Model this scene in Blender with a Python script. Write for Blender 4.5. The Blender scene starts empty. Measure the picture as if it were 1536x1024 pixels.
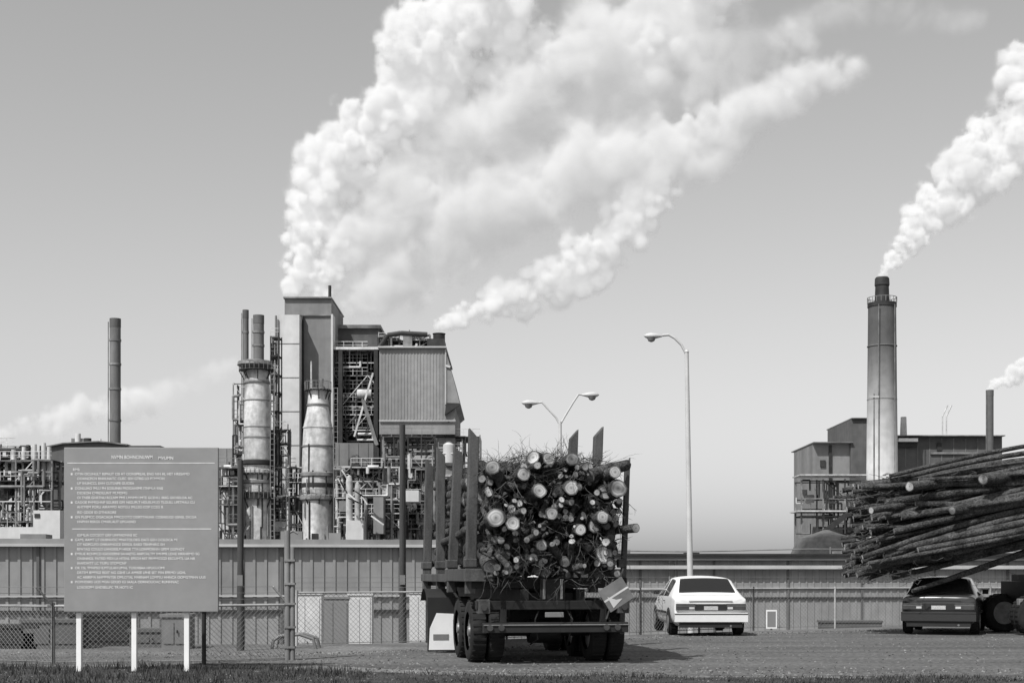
import bpy, math, random, bmesh
import numpy as np
from mathutils import Vector, Matrix
random.seed(7); rng=np.random.default_rng(7)
F=2133.0; HZ=862.0; CH=1.4
def fX(px,d): return (px-768)/F*d
def fZ(py,d): return CH+(HZ-py)/F*d
U=random.uniform
scene=bpy.context.scene
# ------------------------------------------------------------ materials
def mat(name,c,rough=.8,var=.25,scale=1.0,stretch=(1,1,1),bump=0.0,metal=0.0,spec=.3,fine=0.0,bscale=None,zfade=None):
    m=bpy.data.materials.new(name); m.use_nodes=True
    nt=m.node_tree; N=nt.nodes; L=nt.links
    bs=N['Principled BSDF']; bs.inputs['Roughness'].default_value=rough
    bs.inputs['Metallic'].default_value=metal
    bs.inputs['Specular IOR Level'].default_value=spec
    tc=N.new('ShaderNodeTexCoord'); mp=N.new('ShaderNodeMapping')
    mp.inputs['Scale'].default_value=stretch; L.new(tc.outputs['Object'],mp.inputs['Vector'])
    n=N.new('ShaderNodeTexNoise'); n.inputs['Scale'].default_value=scale; n.inputs['Detail'].default_value=7; n.inputs['Roughness'].default_value=.65
    L.new(mp.outputs[0],n.inputs['Vector'])
    r=N.new('ShaderNodeMapRange'); r.inputs['From Min'].default_value=.3; r.inputs['From Max'].default_value=.7
    r.inputs['To Min'].default_value=c*(1-var); r.inputs['To Max'].default_value=min(.95,c*(1+var))
    L.new(n.outputs[0],r.inputs['Value'])
    out=r.outputs[0]
    if fine>0:
        n2=N.new('ShaderNodeTexNoise'); n2.inputs['Scale'].default_value=(bscale or scale*12); n2.inputs['Detail'].default_value=4
        L.new(tc.outputs['Object'],n2.inputs['Vector'])
        r2=N.new('ShaderNodeMapRange'); r2.inputs['From Min'].default_value=.3; r2.inputs['From Max'].default_value=.7
        r2.inputs['To Min'].default_value=1-fine; r2.inputs['To Max'].default_value=1+fine
        L.new(n2.outputs[0],r2.inputs['Value'])
        mu=N.new('ShaderNodeMath'); mu.operation='MULTIPLY'; L.new(out,mu.inputs[0]); L.new(r2.outputs[0],mu.inputs[1]); out=mu.outputs[0]
    if zfade: # soot: albedo falls with height
        sp=N.new('ShaderNodeSeparateXYZ'); L.new(tc.outputs['Object'],sp.inputs[0])
        ad=N.new('ShaderNodeMath'); ad.operation='MULTIPLY_ADD'; ad.inputs[1].default_value=zfade[3]; L.new(n.outputs[0],ad.inputs[0]); L.new(sp.outputs[2],ad.inputs[2])
        rz_=N.new('ShaderNodeMapRange'); rz_.interpolation_type='SMOOTHSTEP'
        rz_.inputs['From Min'].default_value=zfade[0]+zfade[3]*.5; rz_.inputs['From Max'].default_value=zfade[1]+zfade[3]*.5
        rz_.inputs['To Min'].default_value=1; rz_.inputs['To Max'].default_value=zfade[2]; L.new(ad.outputs[0],rz_.inputs['Value'])
        mu=N.new('ShaderNodeMath'); mu.operation='MULTIPLY'; L.new(out,mu.inputs[0]); L.new(rz_.outputs[0],mu.inputs[1]); out=mu.outputs[0]
    L.new(out,bs.inputs['Base Color'])
    if bump>0:
        n3=N.new('ShaderNodeTexNoise'); n3.inputs['Scale'].default_value=(bscale or scale*8); n3.inputs['Detail'].default_value=6
        L.new(mp.outputs[0],n3.inputs['Vector'])
        b=N.new('ShaderNodeBump'); b.inputs['Strength'].default_value=bump; b.inputs['Distance'].default_value=.05
        L.new(n3.outputs[0],b.inputs['Height']); L.new(b.outputs[0],bs.inputs['Normal'])
    return m
ST=(1,1,.12)
M={}
M['wall_mid']=mat('wall_mid',.19,var=.22,scale=.25,stretch=ST,fine=.1,bscale=.8)
M['wall_dark']=mat('wall_dark',.095,var=.28,scale=.25,stretch=ST,fine=.12,bscale=.8)
M['wall_light']=mat('wall_light',.50,var=.16,scale=.25,stretch=ST,fine=.08,bscale=.8)
M['clad']=mat('ribbed_cladding',.23,var=.25,scale=.3,stretch=ST,fine=.1,bscale=1)
M['clad2']=mat('ribbed_cladding_warehouse',.225,var=.22,scale=.25,stretch=(1,1,.3),fine=.1,bscale=1.5)
M['roofedge']=mat('roof_edge',.38,var=.18,scale=.4)
M['steel_l']=mat('galvanised_steel',.48,var=.4,scale=.8,rough=.5)
M['steel_m']=mat('weathered_steel',.17,var=.5,scale=.6,rough=.6)
M['steel_d']=mat('dark_steel',.028,var=.4,scale=.8,rough=.6)
M['tower']=mat('tower_shell',.38,var=.6,scale=.35,stretch=(1,1,.3),fine=.25,bscale=1.5)
M['stack']=mat('stack_steel',.14,var=.35,scale=.5,stretch=(1,1,.3))
M['bigstack']=mat('big_stack_concrete',.60,var=.3,scale=.14,stretch=(1,1,.12),fine=.12,bscale=.6,zfade=(20,50,.15,28))
M['white']=mat('white_paint',.74,var=.1,scale=1.5,rough=.5)
M['lamp']=mat('lamp_metal',.46,var=.1,scale=2,rough=.45)
M['wood_pole']=mat('pole_wood',.055,var=.35,scale=3,stretch=(1,1,.08),bump=.4)
M['bark']=mat('bark',.055,var=.85,scale=3.5,rough=.95,bump=1.0,fine=.6,bscale=25)
M['twig']=mat('twig_bark',.07,var=.7,scale=5,rough=.9)
M['post']=mat('bunk_post_paint',.06,var=.55,scale=3,stretch=(1,1,.3),rough=.6,fine=.25)
M['chassis']=mat('chassis_black',.013,var=.6,scale=4,rough=.6)
M['tire']=mat('tire_rubber',.015,var=.5,scale=5,rough=.9)
M['rim']=mat('wheel_rim',.2,var=.35,scale=5,rough=.45,metal=.3)
M['carwhite']=mat('car_white_paint',.68,var=.05,scale=1,rough=.22,spec=.5,fine=.03,bscale=9)
M['cardark']=mat('car_dark_paint',.028,var=.1,scale=1,rough=.2,spec=.6)
M['glass']=mat('dark_glass',.015,var=.1,scale=1,rough=.06,spec=.6)
M['tail']=mat('tail_light_plastic',.05,var=.25,scale=8,rough=.25,spec=.5)
M['trim']=mat('black_trim',.02,var=.2,scale=3,rough=.6)
M['plate']=mat('number_plate',.4,var=.3,scale=40)
M['sign']=mat('sign_panel',.225,var=.09,scale=1.2,rough=.6,fine=.03,bscale=9)
M['text']=mat('sign_lettering',.62,var=.15,scale=9)
M['wire']=mat('fence_wire',.17,var=.3,scale=3,rough=.5)
M['wire_l']=mat('fence_rail_galvanised',.34,var=.25,scale=3,rough=.5)
M['ground']=mat('gravel_dirt',.12,var=.5,scale=.45,bump=.6,fine=.5,bscale=14)
M['asphalt']=mat('worn_asphalt',.094,var=.4,scale=.5,stretch=(.3,1.8,1),bump=.7,fine=.6,bscale=13)
M['grass']=mat('dry_grass',.05,var=.8,scale=3,rough=.9)
M['verge']=mat('verge_soil',.04,var=.7,scale=2.5,bump=.9,fine=.7,bscale=22)
M['chips']=mat('wood_chips',.12,var=.3,scale=1,bump=.6)
M['flag']=mat('warning_flag',.15,var=.2,scale=5)
def cutwood():
    m=bpy.data.materials.new('cut_wood'); m.use_nodes=True; nt=m.node_tree;N=nt.nodes;L=nt.links
    bs=N['Principled BSDF']; bs.inputs['Roughness'].default_value=.85
    a=N.new('ShaderNodeAttribute'); a.attribute_name='rad'
    ns=N.new('ShaderNodeTexNoise'); ns.inputs['Scale'].default_value=7; tc=N.new('ShaderNodeTexCoord'); L.new(tc.outputs['Object'],ns.inputs['Vector'])
    mm=N.new('ShaderNodeMath'); mm.operation='MULTIPLY_ADD'; mm.inputs[1].default_value=.25; L.new(ns.outputs[0],mm.inputs[0]); L.new(a.outputs['Fac'],mm.inputs[2])
    cr=N.new('ShaderNodeValToRGB'); e=cr.color_ramp.elements
    e[0].position=.0; e[0].color=(.13,.13,.13,1); e[1].position=1.0; e[1].color=(.12,.12,.12,1)
    for p,v in ((.18,.15),(.3,.3),(.55,.42),(.7,.27),(.82,.46),(.93,.34)):
        k=e.new(p); k.color=(v,v,v,1)
    L.new(mm.outputs[0],cr.inputs[0])
    n2=N.new('ShaderNodeTexNoise'); n2.inputs['Scale'].default_value=2.6; L.new(tc.outputs['Object'],n2.inputs['Vector'])
    r=N.new('ShaderNodeMapRange'); r.inputs['From Min'].default_value=.40; r.inputs['From Max'].default_value=.64; r.inputs['To Min'].default_value=.2; r.inputs['To Max'].default_value=1.3
    L.new(n2.outputs[0],r.inputs['Value'])
    mx=N.new('ShaderNodeMix'); mx.data_type='RGBA'; mx.blend_type='MULTIPLY'; mx.inputs[0].default_value=1
    L.new(cr.outputs[0],mx.inputs[6]); L.new(r.outputs[0],mx.inputs[7]); L.new(mx.outputs[2],bs.inputs['Base Color'])
    return m
M['cut']=cutwood()
# ------------------------------------------------------------ builder
class B:
    def __init__(s,name): s.name=name; s.V=[]; s.Fc=[]; s.Mi=[]; s.S=[]; s.mats=[]; s.rad={}
    def mi(s,m):
        if m not in s.mats: s.mats.append(m)
        return s.mats.index(m)
    def add(s,vs,fs,m,smooth=False):
        o=len(s.V); s.V.extend([tuple(v) for v in vs]); k=s.mi(m)
        for f in fs: s.Fc.append([i+o for i in f]); s.Mi.append(k); s.S.append(smooth)
        return o
    def box(s,x0,x1,y0,y1,z0,z1,m,T=None):
        vs=[Vector(v) for v in ((x0,y0,z0),(x1,y0,z0),(x1,y1,z0),(x0,y1,z0),(x0,y0,z1),(x1,y0,z1),(x1,y1,z1),(x0,y1,z1))]
        if T: vs=[T@v for v in vs]
        s.add(vs,[(0,3,2,1),(4,5,6,7),(0,1,5,4),(1,2,6,5),(2,3,7,6),(3,0,4,7)],m)
    def beam(s,p,q,w,m,h=None):
        p=Vector(p);q=Vector(q);d=q-p
        if d.length<1e-5: return
        h=h or w; R=d.to_track_quat('Z','Y').to_matrix().to_4x4(); T=Matrix.Translation(p)@R
        s.box(-w/2,w/2,-h/2,h/2,0,d.length,m,T)
    def cyl(s,p,q,r1,r2,m,n=12,capm=None,sm=True):
        p=Vector(p);q=Vector(q);d=q-p
        if d.length<1e-6: return
        R=d.to_track_quat('Z','Y').to_matrix(); vs=[]
        for c,r in ((p,r1),(q,r2)):
            for i in range(n):
                a=2*math.pi*i/n; vs.append(c+R@Vector((math.cos(a)*r,math.sin(a)*r,0)))
        fs=[(i,(i+1)%n,n+(i+1)%n,n+i) for i in range(n)]
        s.add(vs,fs,m,sm); cm=capm or m
        s.add(vs[:n],[tuple(range(n-1,-1,-1))],cm); s.add(vs[n:],[tuple(range(n))],cm)
    def lathe(s,cx,cy,prof,m,n=24,mats=None,sm=True):
        vs=[]
        for z,r in prof:
            for i in range(n):
                a=2*math.pi*i/n; vs.append((cx+math.cos(a)*r,cy+math.sin(a)*r,z))
        for k in range(len(prof)-1):
            mm=mats[k] if mats else m
            s.add(vs[k*n:(k+2)*n],[(i,(i+1)%n,n+(i+1)%n,n+i) for i in range(n)],mm,sm)
        s.add(vs[-n:],[tuple(range(n))],m); s.add(vs[:n],[tuple(range(n-1,-1,-1))],m)
    def prism(s,poly,y0,y1,m):
        n=len(poly); vs=[(x,y0,z) for x,z in poly]+[(x,y1,z) for x,z in poly]
        fs=[tuple(range(n)),tuple(range(2*n-1,n-1,-1))]+[(i,n+i,n+(i+1)%n,(i+1)%n) for i in range(n)]
        s.add(vs,fs,m)
    def tube(s,pts,r,m,n=8,r2=None):
        r2=r if r2 is None else r2; K=len(pts)-1
        for k in range(K):
            s.cyl(pts[k],pts[k+1],r+(r2-r)*k/K,r+(r2-r)*(k+1)/K,m,n)
    def log(s,p,q,r1,r2,n=10,seg=5,bend=.05):
        p=Vector(p);q=Vector(q);d=q-p; R=d.to_track_quat('Z','Y').to_matrix()
        bx=U(-bend,bend)*d.length/5; by=U(-bend,bend)*d.length/5; vs=[]; ph=[U(.9,1.1) for _ in range(n)]
        for k in range(seg+1):
            t=k/seg; c=p+d*t+R@Vector((bx,by,0))*math.sin(math.pi*t)
            r=(r1+(r2-r1)*t)*U(.93,1.08)
            for i in range(n):
                a=2*math.pi*i/n; vs.append(c+R@Vector((math.cos(a)*r,math.sin(a)*r,0))*ph[i])
        fs=[(k*n+i,k*n+(i+1)%n,(k+1)*n+(i+1)%n,(k+1)*n+i) for k in range(seg) for i in range(n)]
        s.add(vs,fs,M['bark'],True)
        for c,ring,fl in ((p,vs[:n],True),(q,vs[-n:],False)):
            o=s.add([c]+ring,[(0,1+(i+1)%n,1+i) if fl else (0,1+i,1+(i+1)%n) for i in range(n)],M['cut'])
            for i in range(n): s.rad[o+1+i]=1.0
    def build(s,loc=(0,0,0),rz=0,parent=None,bevel=0):
        me=bpy.data.meshes.new(s.name); me.from_pydata(s.V,[],s.Fc)
        for m in s.mats: me.materials.append(m)
        me.polygons.foreach_set('material_index',s.Mi); me.polygons.foreach_set('use_smooth',s.S)
        if s.rad:
            a=me.attributes.new('rad','FLOAT','POINT'); arr=np.zeros(len(s.V),dtype=np.float32)
            for k,v in s.rad.items(): arr[k]=v
            a.data.foreach_set('value',arr)
        me.update()
        ob=bpy.data.objects.new(s.name,me); scene.collection.objects.link(ob)
        ob.location=loc; ob.rotation_euler=(0,0,rz)
        if parent: ob.parent=parent
        if bevel:
            bv=ob.modifiers.new('bevel','BEVEL'); bv.width=bevel; bv.segments=2; bv.limit_method='ANGLE'
        return ob
def empty(name,loc=(0,0,0),rz=0):
    e=bpy.data.objects.new(name,None); scene.collection.objects.link(e); e.location=loc; e.rotation_euler=(0,0,rz); return e
# ------------------------------------------------------------ ground
def edge(x): return max(28.5,min(40,28.5+(x+3.5)*.72))
def gz(x,y):
    t=(y-edge(x))/16; t=max(0,min(1,t)); return -3*t*t*(3-2*t)
xs=[-3000,-600,-200,-80,-50]+[-30+i*1.5 for i in range(41)]+[50,80,200,600,3000]
ys=[-60,-20,0,8,14]+[16+i*1.0 for i in range(48)]+[80,120,300,800,3000]
b=B('ground'); vs=[(x,y,gz(x,y)) for y in ys for x in xs]; nx=len(xs)
b.add(vs,[(j*nx+i,j*nx+i+1,(j+1)*nx+i+1,(j+1)*nx+i) for j in range(len(ys)-1) for i in range(nx-1)],M['ground'],True); b.build()
b=B('road')
rx=list(np.linspace(-16,16,90)); pts=[-60]+rx+[60]
def lo_(x): return np.interp(x,[-60,-3.2,0,4,9.5,14,60],[24.5,22.2,20.2,19.7,19.4,19.3,19.2])
def hi_(x): return np.interp(x,[-60,-3.2,0,4,9.5,14,60],[25.0,25.2,27.5,33,36,37.5,37.5])
vs=[(x,lo_(x)+U(-.1,.1),.004) for x in pts]+[(x,hi_(x)+U(-.35,.35),.004) for x in pts]
b.add(vs,[(i,i+1,len(pts)+i+1,len(pts)+i) for i in range(len(pts)-1)],M['asphalt']); b.build()
b=B('gravel')
for _ in range(9000):
    x=U(-9,13); y=random.choice([U(18.6,21.5),U(18.6,21),U(lo_(x)-.5,hi_(x)+.5),U(lo_(x)-.5,hi_(x)+.5),hi_(x)+random.gauss(0,.4)]); r=U(.008,.03)
    if gz(x,y)<-.02: continue
    vs=[(x+math.cos(a)*r*U(.7,1.2),y+math.sin(a)*r*U(.7,1.2),0) for a in (0,1.57,3.14,4.71)]+[(x+U(-.3,.3)*r,y,r*U(.5,1))]
    b.add(vs,[(0,1,4),(1,2,4),(2,3,4),(3,0,4)],random.choice([M['ground'],M['verge'],M['steel_m']]))
b.build()
b=B('grass_verge')
def vh(x): return np.interp(x,[-12,-4,-1,3,12],[21.9,21.4,19.9,19.35,19.2])
xx=np.linspace(-14,14,60)
vs=[(x,12,.008) for x in xx]+[(x,vh(x)+U(-.12,.12),.008) for x in xx]
b.add(vs,[(i,i+1,61+i,60+i) for i in range(59)],M['verge'])
for _ in range(26000):
    x=U(-12,12); y=U(17.8,vh(x)+.2)
    cl=math.sin(x*2.3+1.3*math.sin(y*2))*math.sin(y*3.7+x)
    if U(-.6,1)>cl+.6*(x<-2)+.2: continue
    h=U(.02,.08)*(1.5 if x<-2 else .9)*(1+.5*cl); a=U(0,6.28); w=U(.004,.012); lx=U(-.05,.05); ly=U(-.05,.05)
    b.add([(x-math.cos(a)*w,y-math.sin(a)*w,0),(x+math.cos(a)*w,y+math.sin(a)*w,0),(x+lx,y+ly,h)],[(0,1,2)],M['grass'])
b.build()
# ------------------------------------------------------------ warehouses
def warehouse(px0,px1,d,yaw,ztop,cap):
    b=B('warehouse'); L0=0; L1=(fX(px1,d)-fX(px0,d))*1.02; zt=ztop-.34
    b.box(L0,L1,.0,26,-3.2,zt,M['clad2'])
    x=L0+.1
    while x<L1-.15: b.box(x,x+.12,-.05,-.001,-3.1,zt-.001,M['clad2']); x+=.5
    b.box(L0-.3,L1+.3,-.35,26,zt+.001,zt+.12,M['roofedge'])
    b.box(L0-.3,L1+.3,-.28,25.9,zt+.122,zt+.34,M['clad2'])
    if cap:
        b.box(L0-.3,L1+.3,-.9,26,zt+.342,zt+.46,M['steel_d']); b.box(L0,L1,-.55,-.36,zt-.6,zt-.35,M['roofedge'])
    for x in np.arange(L0+2,L1,5.2): b.box(x,x+.12,-.12,-.052,-3,zt-.002,M['wall_dark'])
    b.box(L0,L1,-.14,-.053,-.25,-.13,M['steel_d']); b.box(L0,L1,-.16,-.053,.45,.52,M['roofedge'])
    for i in range(int(L1/7)):
        x=U(L0+2,L1-2); r=U(0,1)
        if r<.4: b.box(x,x+U(.3,.9),-.35,-.17,U(-1.6,-.8),U(-.4,.4),random.choice([M['steel_l'],M['steel_m'],M['wall_dark']]))
        elif r<.7: b.cyl((x,-.22,-2.8),(x,-.22,zt-.05),.06,.06,M['steel_m'],6)
    for i in range(int(L1/3)):
        x=U(L0,L1-2); h=U(.1,.45); w=U(.3,1.6); b.box(x,x+w,3,4.5,zt+.35,zt+.35+h,random.choice([M['steel_m'],M['wall_mid'],M['steel_d']]))
        if U(0,1)<.5: b.cyl((x,2,zt+.3),(x,2,zt+U(.6,1.3)),.05,.05,M['steel_m'],6)
    if cap: b.tube([(x,2.5,zt+.75+.1*math.sin(x*.3)) for x in np.arange(L0+1,L1,3)],.04,M['steel_m'],5)
    b.build(loc=(fX(px0,d),d,0),rz=yaw)
warehouse(-400,745,60,math.radians(7),fZ(808,62),False)
warehouse(690,1750,98,math.radians(3),fZ(833,100),True)
def cabinet(px,d,w,h,m):
    b=B('electrical_cabinet'); x=fX(px,d); z0=gz(x,d); h=h-z0
    b.box(-w/2,w/2,0,.6,0,h,m); b.box(-w/2-.03,w/2+.03,-.03,.63,h+.001,h+.06,m)
    b.box(-w/2+.05,-.015,-.02,-.001,.1,h-.1,m); b.box(.015,w/2-.05,-.02,-.001,.1,h-.1,m)
    b.cyl((0.06,-.05,h*.5),(.06,-.05,h*.6),.015,.015,M['trim'],6)
    b.box(-w/2,w/2,0,.6,-.3,-.001,M['steel_d'])
    b.build(loc=(x,d,z0))
cabinet(458,40,.9,.85,M['steel_l']);cabinet(500,42,.9,.7,M['wall_mid']);cabinet(540,42,.7,.8,M['wall_light']);cabinet(628,46,.6,.8,M['wall_light'])
cabinet(150,28,1.2,.6,M['steel_d']);cabinet(75,27,1.1,.5,M['wall_dark']);cabinet(20,27,.9,.4,M['steel_d']);cabinet(225,27.5,.8,.3,M['wall_dark']);cabinet(262,27,.5,.6,M['steel_m']);cabinet(1278,45,1.9,-.1,M['wall_dark'])
# ------------------------------------------------------------ pipework helper
def frame(b,x0,x1,y0,y1,z0,z1,bay,fl,pipes=10,vessels=3,mset=None,w=.22):
    mset=mset or [M['steel_m'],M['steel_d'],M['steel_l']]
    nx=max(1,round((x1-x0)/bay)); nz=max(1,round((z1-z0)/fl)); bx=(x1-x0)/nx; bz=(z1-z0)/nz
    cm=random.choice(mset)
    for i in range(nx+1):
        for y in (y0,y1): b.box(x0+i*bx-w/2,x0+i*bx+w/2,y-w/2,y+w/2,z0,z1+U(-.4,.8),cm)
    for k in range(1,nz+1):
        z=z0+k*bz
        for y in (y0,y1): b.box(x0,x1,y-w*.35,y+w*.35,z-w*.7,z,random.choice(mset))
        if U(0,1)<.75:
            a=x0+random.choice([0,0,bx]); c=x1-random.choice([0,0,bx])
            if c<=a: a,c=x0,x1
            b.box(a,c,y0,y1,z+.01,z+.08,M['steel_d'])
            ml=random.choice([M['steel_l'],M['steel_m']])
            b.beam((a,y0-.1,z+1.1),(c,y0-.1,z+1.1),.07,ml); b.beam((a,y0-.1,z+.6),(c,y0-.1,z+.6),.05,ml)
            q=a
            while q<c: b.beam((q,y0-.1,z),(q,y0-.1,z+1.1),.06,ml); q+=1.3
    for i in range(nx):
        for k in range(nz):
            if U(0,1)<.45:
                a,c=(0,1) if U(0,1)<.5 else (1,0)
                b.beam((x0+(i+a)*bx,y0-.05,z0+k*bz),(x0+(i+c)*bx,y0-.05,z0+(k+1)*bz),w*.6,random.choice(mset))
    for _ in range(pipes):
        m=random.choice(mset+[M['steel_l'],M['steel_m']]); r=U(.05,.25); y=U(y0-.6,y1)
        p=[(U(x0,x1),y,U(z0,z1))]
        for s in range(random.randint(2,5)):
            q=list(p[-1])
            if s%2==0: q[2]=max(z0,min(z1,q[2]+random.gauss(0,3.5)))
            else: q[0]=max(x0,min(x1,q[0]+random.gauss(0,3)))
            p.append(tuple(q))
        b.tube(p,r,m,8)
    for _ in range(vessels):
        x=U(x0+1,x1-1) if x1-x0>2.2 else (x0+x1)/2; y=U(y0,y1); z=U(z0,max(z0+.1,z1-3)); r=U(.4,.9); h=U(1.2,3); m=random.choice([M['tower'],M['steel_m'],M['wall_mid'],M['wall_light']])
        if U(0,1)<.5: b.lathe(x,y,[(z,r*.5),(z+.4,r),(z+h,r),(z+h+.5,r*.4)],m,14)
        elif U(0,1)<.5: b.cyl((x-h/2,y,z+r),(x+h/2,y,z+r),r,r,m,14)
        else: b.box(x-r,x+r,y-r,y+r,z,z+h*.8,m)
def boxpx(b,px0,px1,py0,py1,D,depth,m,z0=None,ribs=0,off=0):
    x0,x1=fX(px0,D),fX(px1,D); zt=fZ(py0,D); zb=z0 if z0 is not None else fZ(py1,D)
    b.box(x0,x1,D+off,D+depth,zb,zt,m)
    if ribs:
        x=x0+.1
        while x<x1-.1: b.box(x,x+ribs*.3,D+off-.08,D+off-.001,zb+.02,zt-.05,m); x+=ribs
def framepx(b,px0,px1,py0,py1,D,dep=5,**k):
    frame(b,fX(px0,D),fX(px1,D),D,D+dep,max(-3,fZ(py1,D)),fZ(py0,D),**k)
# ------------------------------------------------------------ left side works
D=190
def stack(name,px0,px1,pyt,D,m,z0=-3,bands=(),taper=1.0):
    b=B(name); cx=(fX(px0,D)+fX(px1,D))/2; r=(fX(px1,D)-fX(px0,D))/2; zt=fZ(pyt,D)
    b.lathe(cx,D,[(z0,r*taper),(zt-1.2,r)],m,24)
    b.lathe(cx,D,[(zt-1.199,r*1.04),(zt,r*1.04),(zt+.001,r*.9),(zt-.8,r*.85)],M['wall_dark'],24)
    for py in bands: z=fZ(py,D); b.lathe(cx,D,[(z,r*1.1),(z+.3,r*1.1)],M['steel_m'],24)
    b.beam((cx-r*1.15,D-.4,z0),(cx-r*1.15,D-.4,zt-.5),.12,M['steel_m'])
    b.build()
stack('smokestack',165,181,478,198,M['stack'],bands=(512,548,585,632))
b=B('mill_building')
b.prism([(fX(68,D),-3),(fX(240,D),-3),(fX(240,D),fZ(668,D)),(fX(190,D),fZ(668,D)),(fX(150,D),fZ(663,D)),(fX(95,D),fZ(666,D)),(fX(68,D),fZ(672,D))],D,D+18,M['wall_dark'])
b.prism([(fX(66,D),fZ(671.8,D)),(fX(95,D),fZ(665.8,D)),(fX(150,D),fZ(662.8,D)),(fX(192,D),fZ(667.8,D)),(fX(192,D),fZ(666,D)),(fX(150,D),fZ(661,D)),(fX(95,D),fZ(664,D)),(fX(66,D),fZ(670,D))],D-.4,D+18.4,M['steel_m'])
boxpx(b,100,125,655,662,D,3,M['steel_m'],off=2); b.cyl((fX(110,D),D+2,fZ(662,D)),(fX(110,D),D+2,fZ(648,D)),.4,.4,M['steel_l'])
b.cyl((fX(125,D),D+2,fZ(662,D)),(fX(125,D),D+2,fZ(655,D)),.5,.5,M['steel_d']); b.cyl((fX(144,D),D+2,fZ(663,D)),(fX(144,D),D+2,fZ(656,D)),.15,.15,M['steel_l'])
boxpx(b,70,100,700,702,D,1,M['steel_d'],off=-.6)
b.build()
b=B('pipe_rack'); Dp=178
framepx(b,-30,78,690,812,Dp,dep=7,bay=2.4,fl=2.3,pipes=70,vessels=9,w=.18)
framepx(b,-20,45,670,700,Dp+3,dep=4,bay=2.0,fl=1.6,pipes=22,vessels=4,w=.16)
for px,t in ((44,664),(58,662),(66,668),(12,672),(28,668)): b.cyl((fX(px,Dp),Dp+2,fZ(720,Dp)),(fX(px,Dp),Dp+2,fZ(t,Dp)),.32,.28,random.choice([M['steel_l'],M['wall_light']]),10)
b.build()
b=B('process_shed'); Dt=165
boxpx(b,-40,50,790,815,Dt,5,M['wall_light']); boxpx(b,50,90,765,815,Dt,4,M['wall_light']); boxpx(b,52,60,770,776,Dt,1,M['steel_d'],off=-.1)
b.box(fX(-40,Dt),fX(90,Dt),Dt,Dt+5,-3,fZ(815,Dt)-.01,M['wall_mid'])
b.build()
b=B('industrial_building')
boxpx(b,322,352,672,0,196,12,M['wall_mid'],z0=-3,ribs=1.2)
boxpx(b,300,345,700,0,188,7,M['wall_light'],z0=-3)
framepx(b,326,362,700,812,182,dep=5,bay=1.8,fl=2.2,pipes=30,vessels=3,w=.18)
b.build()
stack('exhaust_stack',364,373,465,204,M['stack'],bands=(500,))
stack('exhaust_stack',380,396,473,203,M['stack'],bands=(500,520))
def tower(name,cxp,D,prof,rings,deck):
    b=B(name); cx=fX(cxp,D); k=D/F
    b.lathe(cx,D,[(max(-3,fZ(py,D)),hw*k) for py,hw in prof],M['tower'],32)
    for py,hw,h,mm in rings:
        z=fZ(py,D); b.lathe(cx,D,[(z-h*k,hw*k*.93),(z-h*k*.8,hw*k),(z-h*.2*k,hw*k),(z,hw*k*.93)],M[mm],32)
    for py,hw in deck:
        z=fZ(py,D); r=hw*k
        b.lathe(cx,D,[(z,r),(z+.15,r)],M['steel_d'],24)
        for i in range(24):
            a=2*math.pi*i/24; a2=2*math.pi*(i+1)/24
            p=(cx+math.cos(a)*r,D+math.sin(a)*r,z); q=(cx+math.cos(a2)*r,D+math.sin(a2)*r,z)
            b.beam(p,(p[0],p[1],z+1.1),.05,M['steel_m'])
            b.beam((p[0],p[1],z+1.1),(q[0],q[1],z+1.1),.05,M['steel_m'])
        for i in range(8):
            a=2*math.pi*i/8+.2; b.beam((cx+math.cos(a)*r,D+math.sin(a)*r,z),(cx+math.cos(a)*r*.72,D+math.sin(a)*r*.72,z-1.2),.12,M['steel_d'])
    rx=prof[1][1]*k*1.1; x=cx+rx; zt=fZ(prof[-1][0],D)
    for dx in (0,.5): b.beam((x+dx,D-1.2,-3),(x+dx,D-1.2,zt),.09,M['steel_m'])
    z=-2
    while z<zt: b.beam((x,D-1.2,z),(x+.5,D-1.2,z),.06,M['steel_m']); z+=.7
    for _ in range(9):
        a=U(-2.6,-.5); rr=prof[1][1]*k*1.06; z=U(-2,zt*.5); b.tube([(cx+math.cos(a)*rr,D+math.sin(a)*rr,z),(cx+math.cos(a)*rr,D+math.sin(a)*rr,z+U(2,7))],.1,random.choice([M['steel_m'],M['steel_d']]),6)
    b.build()
tower('scrubber_tower',386,185,[(930,20),(742,20),(738,21),(700,20),(680,20),(620,20),(570,18),(556,16),(553,16)],
   [(738,24,10,'steel_d'),(720,23,6,'steel_m'),(704,24,7,'tower'),(690,23,8,'steel_d'),(655,20.8,3,'steel_m'),(640,20.6,2,'steel_m'),(600,20.2,2,'steel_m'),(572,20,4,'steel_m')],
   [(556,27),(748,27),(712,25)])
b=B('tower_hood'); c=fX(386,185)
b.lathe(c-.3,185,[(fZ(553,185),1.6),(fZ(548,185),2.3),(fZ(543,185),2.2),(fZ(540,185),1.2)],M['steel_m'],20)
b.build()
tower('scrubber_tower',477,183,[(930,23),(742,23),(735,24),(700,24),(668,23),(640,21.5),(612,16),(590,14.5),(583,14)],
   [(742,27,9,'steel_m'),(724,25,8,'steel_d'),(708,26,8,'steel_m'),(668,24.5,3,'steel_m'),(640,22.5,3,'tower'),(606,17,4,'steel_m')],
   [(586,20),(748,27)])
b=B('steel_platform')
framepx(b,350,368,575,812,191,dep=3,bay=1.2,fl=2.4,pipes=24,vessels=1,w=.15)
framepx(b,406,418,505,812,189,dep=2.5,bay=1.0,fl=2.4,pipes=20,vessels=0,mset=[M['steel_d'],M['steel_m']],w=.15)
framepx(b,410,432,645,700,186,dep=2,bay=1.0,fl=1.4,pipes=10,vessels=0,w=.12)
framepx(b,405,432,745,812,186,dep=3,bay=1.0,fl=1.4,pipes=16,vessels=1,w=.12)
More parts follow.
